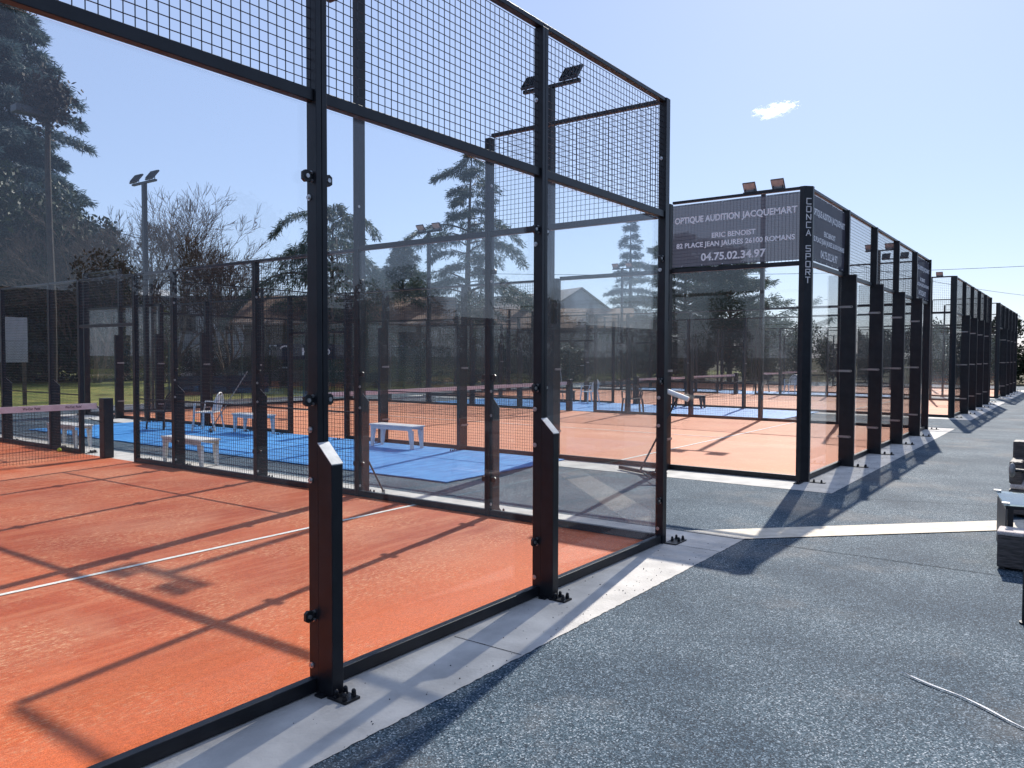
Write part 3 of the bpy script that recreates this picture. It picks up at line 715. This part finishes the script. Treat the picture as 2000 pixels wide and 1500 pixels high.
# white cable on the paving
def curve_pts(P_, n=40):
    out = []
    for i in range(n+1):
        t_ = i/n*(len(P_)-1); k = min(int(t_), len(P_)-2); f_ = t_-k
        a = P_[max(k-1,0)]; b_ = P_[k]; c_ = P_[k+1]; d_ = P_[min(k+2,len(P_)-1)]
        out.append(tuple(.5*((2*b_[j])+(-a[j]+c_[j])*f_+(2*a[j]-5*b_[j]+4*c_[j]-d_[j])*f_**2+(-a[j]+3*b_[j]-3*c_[j]+d_[j])*f_**3) for j in range(3)))
    return out
t = thing('cable', 'white doubled cable lying on the blue rubber paving, bottom right', 'cable')
c1 = curve_pts([(-2.02,-2.42,.009),(-2.08,-2.52,.009),(-2.14,-2.66,.009),(-2.23,-2.78,.010),(-2.33,-2.90,.009),(-2.40,-3.02,.009),(-2.52,-3.35,.009)])
c2 = [(x+.007+.004*sin(i*.4), y+.004+.004*cos(i*.4), z+.001) for i, (x, y, z) in enumerate(c1)]
part('strand', MB().tube(c1, .0034, 6), WHITEP, t, smooth=True); part('strand', MB().tube(c2, .0030, 6), WHITEP, t, smooth=True)
part('wire_end', MB().tube([(-2.02,-2.42,.009),(-2.0,-2.39,.014),(-1.99,-2.36,.010)], .0022, 5), WHITEP, t)

# ------------------------------------------------------------------ background: fences, buildings
FY = 23.4
t = thing('chain_link_fence', 'green chain link fence running behind all the courts at the edge of the lawn', 'fence', (0, FY, 0))
for i in range(-6, 17): obj('post', cached(('fp',), lambda: MB().tube([(0,0,0),(0,0,2.2)], .03, 6).mesh('post', GREENP)), t, (i*3.0,0,0))
b = MB(); st = .09; h = 2.1
for i in range(int(80/st)):
    x = -30+i*st
    for s in (-1, 1):
        b.add([(x,0,.05),(x+.004,0,.05),(x+s*h+.004,0,.05+h),(x+s*h,0,.05+h)], [(0,1,2,3)])
for z in (.05, 1.1, 2.15): b.box((-30,-.004,z-.003),(50,.004,z+.003))
part('wire_netting', b, GREENP, t)
tag(part('windscreen', MB().box((15.6,FY-.05,.5),(34,FY-.04,2.1)), SCREEN), 'dark green windscreen sheet tied along the fence behind the second and third courts', 'windscreen', 'windscreens on the back fence')
tag(part('windscreen', MB().box((9.2,FY-.05,.25),(13.2,FY-.04,.95)), NAVY), 'low navy windscreen sheet behind the white chair', 'windscreen', 'windscreens on the back fence')
hb = part('sponsor_banner', MB().box((13.6,FY-.07,1.55),(17.4,FY-.06,2.2)), NAVY)
tag(hb, 'navy banner with a white looped mark and the word HEAD on the back fence', 'banner')
q = text_mb('HEAD', .42, frame((15.6,FY-.078,1.86),(1,0,0),(0,0,1)), 0, .012, 1.5)
arch = [(14.05+.30*((k-6)/6), FY-.078, 1.68+.42*math.sqrt(max(0,1-((k-5)/7.5)**2))) for k in range(13)]
for p0, p1 in zip(arch, arch[1:]): q.bar(p0, p1, .004, .055)
part('lettering', q, LETTERT, hb)
t = thing('notice_board', 'large pale blank panel on dark legs standing on the lawn at the far left', 'panel', (5.0, 26.2, 0))
part('panel', MB().box((-2.0,-.03,1.45),(.50,.03,2.98)), WALLG, t)
part('frame', MB().box((-2.05,.031,1.9),(.55,.06,1.95)).box((-2.05,.031,2.4),(.55,.06,2.45)), STEEL, t)
for x in (-1.9, -1.0, .42): part('leg', MB().box((x-.05,.031,-.012),(x+.05,.12,1.95)), TRUNK, t)

def house(name, label, loc, rz, w, d, h, rh, wall, roof, over=.5, wins=(), chim=None, group=None):
    t = thing(name, label, 'building', loc, rz, group)
    b = MB().box((-w/2,-d/2,0),(w/2,d/2,h))
    # gable along local x (ridge along x), gable walls
    b.add([(-w/2,-d/2,h),(-w/2,d/2,h),(-w/2,0,h+rh),(w/2,-d/2,h),(w/2,d/2,h),(w/2,0,h+rh)], [(0,1,2),(3,5,4)])
    part('wall', b, wall, t)
    k = over; zz = h - rh*k/(d/2)
    rf = MB()
    for s in (-1, 1):
        vs = [(-w/2-k, s*(d/2+k), zz+.02), (w/2+k, s*(d/2+k), zz+.02), (w/2+k, 0, h+rh+.02), (-w/2-k, 0, h+rh+.02)]
        rf.add(vs+[(x, y, z+.14) for x, y, z in vs], [(0,1,2,3),(7,6,5,4),(0,4,5,1),(1,5,6,2),(2,6,7,3),(3,7,4,0)])
    r_ = part('roof', rf, roof, t)
    if chim:
        part('chimney', MB().box((chim-.35,-.75,h+rh*.5),(chim+.35,-.15,h+rh+.9)).box((chim-.45,-.85,h+rh+.9),(chim+.45,-.05,h+rh+1.0)), wall, r_)
    for x, z, ww, hh in wins:
        f_ = part('window', MB().box((x-ww/2,-d/2-.04,z),(x+ww/2,-d/2-.002,z+hh)), WALLW, t)
        part('pane', MB().box((x-ww/2+.08,-d/2-.055,z+.08),(x+ww/2-.08,-d/2-.041,z+hh-.08)), WIND, f_)
    return t
house('tiled_house', 'low brown house with clay tile gable roof and chimney, in front of the cedars', (27.3, 33.5, 0), R(-52), 11, 9, 3.6, 1.6, WALLT, ROOFT, .7, ((-3.5,1,1.2,1.3),(0,1,1.2,1.3),(3,1,1.4,1.3)), 1.5)
house('tiled_house', 'second brown house with low roof in front of the grey barn', (47, 31.5, 0), R(-60), 11, 8, 3.9, 1.5, WALLT, ROOFT, .6, ((-3,1,1.2,1.2),(2,1,1.2,1.2)), -2.5)
house('barn', 'large grey metal barn with pale pitched roof beyond the houses', (62.2, 45, 0), R(245), 20, 8.6, 5.6, 2.5, WALLG, ROOFG, .3)
t = thing('apartment_block', 'white flat-roofed building blocks far left behind the bare trees', 'building', (33, 58, 0), R(-58))
part('wall', MB().box((-9,-4,0),(9,4,6.3)).box((-9,-4.0,6.3),(-4.5,3,7.4)), WALLW, t)
part('roof_edge', MB().box((-9.15,-4.15,6.1),(9.15,-4.0,6.5)), WALLG, t)
for k in range(5):
    f_ = part('window', MB().box((-7+k*3.2,-4.06,3.6),(-5.4+k*3.2,-4.002,5.0)), WALLG, t)
    part('pane', MB().box((-6.9+k*3.2,-4.08,3.7),(-5.5+k*3.2,-4.062,4.9)), WIND, f_)
# clubhouse across the walkway (outside the frame; mirrored in the glass walls)
t = thing('clubhouse', 'low dark clubhouse across the walkway, mirrored faintly in the glass walls', 'building', (2, -12.0, 0))
part('wall', MB().box((-26,-3,0),(24,2.6,2.5)), mat('dark_cladding', (.03,.03,.032), .6), t)
part('roof', MB().box((-26.6,-3.4,2.5),(24.6,3.0,2.66)), STEEL, t)
for k in range(6):
    f_ = part('window', MB().box((-22+k*7.5,2.601,.9),(-18.4+k*7.5,2.64,2.4)), STEEL, t)
    part('pane', MB().box((-21.9+k*7.5,2.641,1.0),(-18.5+k*7.5,2.65,2.3)), WIND, f_)
# overhead cables
def cablewire(a, b, sag, label):
    a = Vector(a); b = Vector(b); pts = [a.lerp(b, k/24)+Vector((0,0,-sag*4*(k/24)*(1-k/24))) for k in range(25)]
    tag(part('overhead_cable', MB().tube(pts, .022, 4), BLKP), label, 'cable', 'overhead cables')
cablewire((85, -3, 10.6), (34, 48, 8.6), .8, 'black overhead cable crossing behind the banner and down over the far cages')
cablewire((110, 2, 9.2), (60, 12, 9.0), .3, 'thin lower cable at the right edge of the sky')
cablewire((12, 48, 11.0), (31, 40, 7.2), .5, 'overhead cable sloping past the bare trees on the left')

# ------------------------------------------------------------------ vegetation
def leaf_tris(C, D, ln, wd, rng):
    """C centres (n,3), D directions (n,3) -> kite leaves (2 tris as a quad) as arrays"""
    n = len(C); R_ = rng.normal(size=(n,3)); Sd = np.cross(D, R_); Sd /= np.linalg.norm(Sd, axis=1)[:,None]+1e-9
    ln = np.asarray(ln).reshape(-1,1)*np.ones((n,1)); wd = np.asarray(wd).reshape(-1,1)*np.ones((n,1))
    a = C; b = C + D*ln*.45 + Sd*wd; c = C + D*ln; d = C + D*ln*.45 - Sd*wd
    return np.stack([a,b,c,d], 1).reshape(-1,3)
def mesh_np(name, V, mats):
    n = len(V)//4; me = bpy.data.meshes.new(name)
    me.vertices.add(len(V)); me.vertices.foreach_set('co', V.astype(np.float32).ravel())
    me.loops.add(len(V)); me.loops.foreach_set('vertex_index', np.arange(len(V), dtype=np.int32))
    me.polygons.add(n); me.polygons.foreach_set('loop_start', np.arange(0, len(V), 4, dtype=np.int32)); me.polygons.foreach_set('loop_total', np.full(n, 4, dtype=np.int32))
    me.materials.append(mats); me.update(calc_edges=True); return me

t = thing('reflected_lamp_pole', 'brown lamp pole with shaggy head before the blue cedar, standing in for a glass reflection', 'lamp', (6.75, 27.2, 0))  # solid stand-in for a pole that appears only as a reflection in the glass
part('pole', MB().tube([(0,0,-.02),(.05,0,3),(-.02,0,6),(-.05,0,8.3),(-.02,0,10.4)], [.14,.13,.11,.10,.09], 9), OLDW, t)
part('lamp_head', MB().box((-1.15,-.25,10.15),(-.30,.25,10.40)).bar((-.5,0,10.36),(0,0,10.5), .09, .09), LAMPB, t, bevel=.03)
_r = np.random.default_rng(77); _c3 = _r.normal(size=(900,3))*np.array([.35,.3,.42])+np.array([0,0,10.75]); _d3 = _r.normal(size=(900,3)); _d3 /= np.linalg.norm(_d3,axis=1)[:,None]
obj('creeper', mesh_np('creeper', leaf_tris(_c3, _d3, .24*np.ones(900), .07*np.ones(900), _r), OLDW), t)


def cedar(seed, H, prof, z0, nb, droop, rise, dens=1.0, leaf=.34, tiers=None, lean=(0,0)):
    """prof(u) radius at relative height u; limbs with flat sprays and hanging tips"""
    rng = np.random.default_rng(seed); wood = MB(); LV = []
    tr = [(lean[0]*(k/10)**2, lean[1]*(k/10)**2, H*k/10) for k in range(11)]
    wood.tube(tr, [max(.04, .022*H*(1-k/10.3)) for k in range(11)], 7)
    for i in range(nb):
        u = (i+rng.uniform(0,1))/nb
        if tiers: u = min(1,(math.floor(u*tiers)+.5+rng.normal()*.16)/tiers)
        u = max(0.0, min(.985, u))
        z = z0 + (H-z0)*u; L_ = prof(u)*rng.uniform(.62,1.12); az = i*2.39996+rng.uniform(-.5,.5)
        if L_ < .25: L_ = .25
        d = np.array([cos(az), sin(az), 0]); pz = np.array([-d[1], d[0], 0])
        rs_ = rise*rng.uniform(.6,1.3)*(1-.3*u)
        N = max(4, int(L_*2)); P_ = []
        ox, oy = lean[0]*(z/H)**2, lean[1]*(z/H)**2
        bend = rng.normal()*.12
        for k in range(N+1):
            t_ = k/N; P_.append(np.array([ox,oy,z]) + d*L_*t_ + pz*L_*bend*t_*t_ + np.array([0,0, L_*(rs_*t_ - droop*t_**2.4)]))
        wood.tube([tuple(p) for p in P_], [max(.012, .016*L_*(1-k/(N+.6))) for k in range(N+1)], 4, cap=False)
        nt_ = int(dens*(26*L_+10)); ts = rng.uniform(.12,1,nt_)**.8
        idx = np.minimum((ts*N).astype(int), N-1); fr = ts*N-idx; PA = np.array(P_)
        base = PA[idx]*(1-fr)[:,None]+PA[idx+1]*fr[:,None]
        wlat = L_*.20*np.sin(np.clip(ts,0,1)*pi*.85+.25)+.12
        side = rng.uniform(-1,1,nt_); c = base + pz[None]*(side*wlat)[:,None] + d[None]*(np.abs(side)*wlat*.5)[:,None]
        c[:,2] += -np.abs(side)*wlat*.35*(droop+.25) + rng.normal(size=nt_)*.05
        for r_ in range(4):
            D = d[None]*rng.uniform(.1,1,(nt_,1)) + pz[None]*(side*rng.uniform(.2,1.1,nt_))[:,None] + rng.normal(size=(nt_,3))*.35
            D[:,2] -= rng.uniform(.0,1.1,nt_)*(droop*1.8)
            D /= np.linalg.norm(D,axis=1)[:,None]
            cc = c + rng.normal(size=(nt_,3))*.07
            LV.append(leaf_tris(cc, D, leaf*rng.uniform(.5,1.4,nt_), leaf*.075*rng.uniform(.6,1.4,nt_), rng))
    return wood, np.concatenate(LV)
def add_tree(name, label, loc, wood, leaves, lm, cat='tree', group='trees beyond the courts', rz=0, sc=1):
    t = thing(name, label, cat, loc, rz, group); t.scale = (sc,)*3
    part('trunk', wood, TRUNK, t); obj('crown', mesh_np('crown', leaves, lm), t); return t

w, l = cedar(1, 25, lambda u: 7.6*(1-u)**.66+.4, 1.2, 420, .30, .30, 2.6, .34)
add_tree('blue_cedar', 'huge grey-blue cedar filling the top left, behind the dark evergreens', (14.9, 57.2, 0), w, l, BLUEC, sc=1.28)
w, l = cedar(2, 15.0, lambda u: 6.9*(1-u)**.66*(.74+.38*sin(u*23+.5))+.3, 1.2, 70, .62, .50, 2.0, .30, None, (.3,-.2))
add_tree('deodar_cedar', 'tall pointed cedar with drooping tiers, behind the tiled house', (32.9, 29.3, 0), w, l, CEDAR)
w, l = cedar(3, 10.4, lambda u: 6.4*(1-u**3)**.7*(.65+.42*sin(u*31))+.3, 1.8, 50, .95, .80, 2.2, .30, None, (.4,.2))
add_tree('weeping_cedar', 'rounded weeping cedar behind the thick near post', (23.9, 31.9, 0), w, l, CEDAR)
w, l = cedar(4, 14.2, lambda u: 3.6*(1-u)**.85*(.8+.3*sin(u*41))+.25, 1.0, 120, .26, .14, 1.3, .28, 17)
add_tree('slender_conifer', 'slender pale conifer standing right of the barn', (56.3, 29.8, 0), w, l, BLUEC)
w, l = cedar(5, 10.4, lambda u: 6.4*(1-u)**.5*(.72+.38*sin(u*29+1))+.3, .8, 130, .28, .50, 2.0, .28)
add_tree('spreading_cedar', 'broad dark cedar spreading behind the lettered cage glass', (46.3, 20.2, 0), w, l, CEDAR)
w, l = cedar(6, 8.8, lambda u: 5.6*(1-u)**.7*(.75+.35*sin(u*33))+.3, .8, 100, .12, .55, 1.8, .28)
add_tree('spreading_cedar', 'ragged cedar half hidden by the corner of the nearest court', (44.5, 16.2, 0), w, l, CEDAR)
w, l = cedar(7, 9.6, lambda u: 6.2*(1-u)**.9+.3, .8, 110, .45, .1, 1.8, .32)
add_tree('weeping_cedar', 'dense sloping cedar left of the tall pointed one, above the house roof', (33.5, 35.5, 0), w, l, CEDAR)

def bush(seed, rx, rz_, n, leaf, lumps=14):
    rng = np.random.default_rng(seed); C = []
    for k in range(lumps):
        a = rng.uniform(0, 2*pi); rr = rng.uniform(0, .75)*rx; z = rng.uniform(.06, .85)*rz_*(1-.25*rr/rx)
        s = rng.uniform(.28,.48)*rx; m_ = n//lumps
        q = rng.normal(size=(m_,3)); q /= np.linalg.norm(q,axis=1)[:,None]; q *= (rng.uniform(.55,1.08,m_)**.6)[:,None]*s
        q[:,2] *= .9; C.append(q + np.array([rr*cos(a), rr*sin(a), z]))
    C = np.concatenate(C); C = C[C[:,2] > .05]; D = rng.normal(size=C.shape); D[:,2] += .5; D /= np.linalg.norm(D,axis=1)[:,None]
    V = leaf_tris(C, D, leaf*rng.uniform(.6,1.3,len(C)), leaf*.28*rng.uniform(.7,1.3,len(C)), rng)
    wd = MB().tube([(0,0,0),(.1,.05,rz_*.5),(.0,.1,rz_*.8)], [.12*rx**.5,.09*rx**.5,.04], 6)
    for k in range(6):
        a = k*1.05; wd.tube([(0,0,rz_*.25),(cos(a)*rx*.4,sin(a)*rx*.4,rz_*.55),(cos(a)*rx*.7,sin(a)*rx*.7,rz_*.75)], [.07,.045,.02], 4, cap=False)
    return wd.mesh('trunk', TRUNK), mesh_np('crown', V, EVERG)
BUSH = [bush(20+k, 2.6, 4.4, 9000, .20) for k in range(3)]
BIG = [bush(40+k, 3.6, 9.0, 15000, .24, 26) for k in range(2)]
def put_bush(kind, i, loc, s, label, lm=None, group='dark evergreen trees beyond the back fence', sz=1.0):
    t = thing('evergreen_tree', label, 'tree', loc, i*1.7, group); t.scale = (s, s, s*sz)
    tm, cm = kind[i % len(kind)]; obj('trunk', tm, t)
    if lm:
        cm = cm.copy(); cm.materials[0] = lm
    obj('crown', cm, t)
GE = 'dark evergreen trees beyond the back fence'
for i, (x, y, s) in enumerate(((12.6,50.2,1.62),(17.0,50.3,1.42),(20.6,50.6,1.12))):
    put_bush(BIG, i, (x, y, 0), s, ('large dark evergreen at the left edge, behind the pale panel','dark evergreen below the blue cedar, next to the left edge one','smaller dark evergreen between the blue cedar and the bare trees')[i])
put_bush(BIG, 3, (24, 50.5, 0), .62, 'yellowish evergreen at the foot of the bare trees', IVY)
# hedge-like row behind the courts, each one a tree of its own
row = [(1,50),(5.5,53),(11,54),(17,55),(23,54),(28,50),(32.5,47.5),(20.2,33.5),(23.6,28.2),(26.6,27.6),(29.8,27.2),(33.2,26.8),(36.6,26.6),(40,26.1),(43.5,25),(46.6,23),(48.6,19.8),(50.2,16.2),(51.6,12.4),(52.6,8.6),(53.6,4.8),(54.4,1.0),(55.2,-2.8),(56,-6.6)]
rr = random.Random(9)
for i, (x, y) in enumerate(row):
    far = x > 45
    put_bush(BUSH, i, (x, y, 0), (rr.uniform(.85, 1.1) if far else rr.uniform(1.05,1.3) if y > 45 else rr.uniform(.8,.95) if x > 25 else rr.uniform(.62,.8)), 'dark leafy evergreen in the row of bushes beyond the back fence', None, 'row of dark evergreen bushes beyond the back fence', (rr.uniform(.62,.8) if not far else rr.uniform(.75, 1.05)))
far_row = [(70+6*rr.random(), 40-5.2*k, rr.uniform(.95,1.5)) for k in range(13)]
for i, (x, y, s) in enumerate(far_row):
    put_bush(BUSH, i+1, (x, y, 0), s, 'evergreen in the far dark tree line at the end of the courts', None, 'far tree line', rr.uniform(.9,1.35))

for i in range(10):  # unseen row, added so the side glass mirrors dark shapes instead of bright sky
    put_bush(BIG, i+1, (-30+rr.uniform(-2,2), -6+5.2*i, 0), rr.uniform(.62,.8), 'unseen evergreen added behind the camera to darken what the side glass mirrors', None, 'unseen evergreens added to darken the glass reflections')

for i in range(9):  # unseen trees, added to break up the hard roof edge mirrored in the glass
    put_bush(BIG, i, (-10+4.6*i+rr.uniform(-1,1), -18.5+rr.uniform(-1,1), 0), rr.uniform(.5,.85), 'unseen evergreen added behind the clubhouse to soften its roof edge in glass reflections', None, 'unseen evergreens added behind the clubhouse')

def bare(seed, H, spread):
    rng = random.Random(seed); b = MB()
    def grow(p, d, L_, r_, dep):
        pts = [p]; q = p; dd = d
        for k in range(3):
            dd = (dd + Vector((rng.gauss(0,.12), rng.gauss(0,.12), rng.gauss(.05,.08)))).normalized(); q = q + dd*L_/3; pts.append(q)
        b.tube(pts, [r_, r_*.85, r_*.72, r_*.6], 5 if dep < 2 else 3, cap=False)
        if dep >= 6: return
        for k in range(3 if dep < 4 else 4):
            a = rng.uniform(.25,.65)*spread; az = rng.uniform(0, 2*pi); o = dd.orthogonal().normalized(); o.rotate(Matrix.Rotation(az, 3, dd))
            nd = (dd*cos(a) + o*sin(a)).normalized(); st = pts[-1] if k else pts[rng.choice((1,2))+0]
            grow(st if k == 0 else pts[-1], nd, L_*rng.uniform(.62,.82), max(r_*rng.uniform(.48,.66), .012), dep+1)
    for k in range(4):
        a = k*1.6+rng.random(); grow(Vector((.3*cos(a), .3*sin(a), 0)), Vector((.22*cos(a), .22*sin(a), 1)).normalized(), H*.30, H*.013, 0)
    return b
for i, (x, y, H, l_) in enumerate(((21.6,45.0,12.4,'tall bare multi-stemmed tree right behind the slim mast'),(26.2,45.0,10.0,'leafless tree with spreading twigs, right of the taller bare tree'),(17.6,46.2,11.0,'bare tree half hidden by dark evergreens'))):
    t = thing('bare_tree', l_, 'tree', (x, y, 0), 0, 'leafless trees beyond the back fence')
    part('trunk', bare(60+i, H, 1.0), TWIG, t)

# small fair-weather clouds
CM = bpy.data.materials.new('cloud_vapour'); CM.use_nodes = True; n, L = nodes(CM); n.remove(n['Principled BSDF'])
tc = n.new('ShaderNodeTexCoord'); nz = n.new('ShaderNodeTexNoise'); nz.inputs['Scale'].default_value = 2.6; nz.inputs['Detail'].default_value = 7; nz.inputs['Roughness'].default_value = .62
L.new(tc.outputs['Object'], nz.inputs['Vector'])
ln_ = n.new('ShaderNodeVectorMath'); ln_.operation = 'LENGTH'; L.new(tc.outputs['Object'], ln_.inputs[0])
def mth_(op, a, b):
    x = n.new('ShaderNodeMath'); x.operation = op
    for i, q in enumerate((a, b)):
        if hasattr(q, 'links'): L.new(q, x.inputs[i])
        else: x.inputs[i].default_value = q
    return x.outputs[0]
# dense where the noise is high, thinning to nothing toward the rim of each puff
dn = mth_('SUBTRACT', mth_('SUBTRACT', nz.outputs[0], .40), mth_('MULTIPLY', mth_('POWER', ln_.outputs['Value'], 2.0), .26))
dn = mth_('MULTIPLY', mth_('MAXIMUM', dn, 0.0), 0.75)
vs_ = n.new('ShaderNodeVolumePrincipled'); vs_.inputs['Color'].default_value = (1,1,1,1); vs_.inputs['Anisotropy'].default_value = .6
L.new(dn, vs_.inputs['Density']); L.new(vs_.outputs[0], n['Material Output'].inputs['Volume'])
def cloud(c, s, rz=0):
    o = struct('cloud', MB().bead((0,0,0), 1, nu=20, nv=12), CM, 'structure', c); o.scale = (s*1.3, s*1.9, s*.62); o.rotation_euler = (0, 0, rz); return o
cloud((601, 196, 188), 10.5); cloud((603, 187, 191), 7.5, .5); cloud((760, 20, 73), 8.5)
S.cycles.volume_step_rate = 2
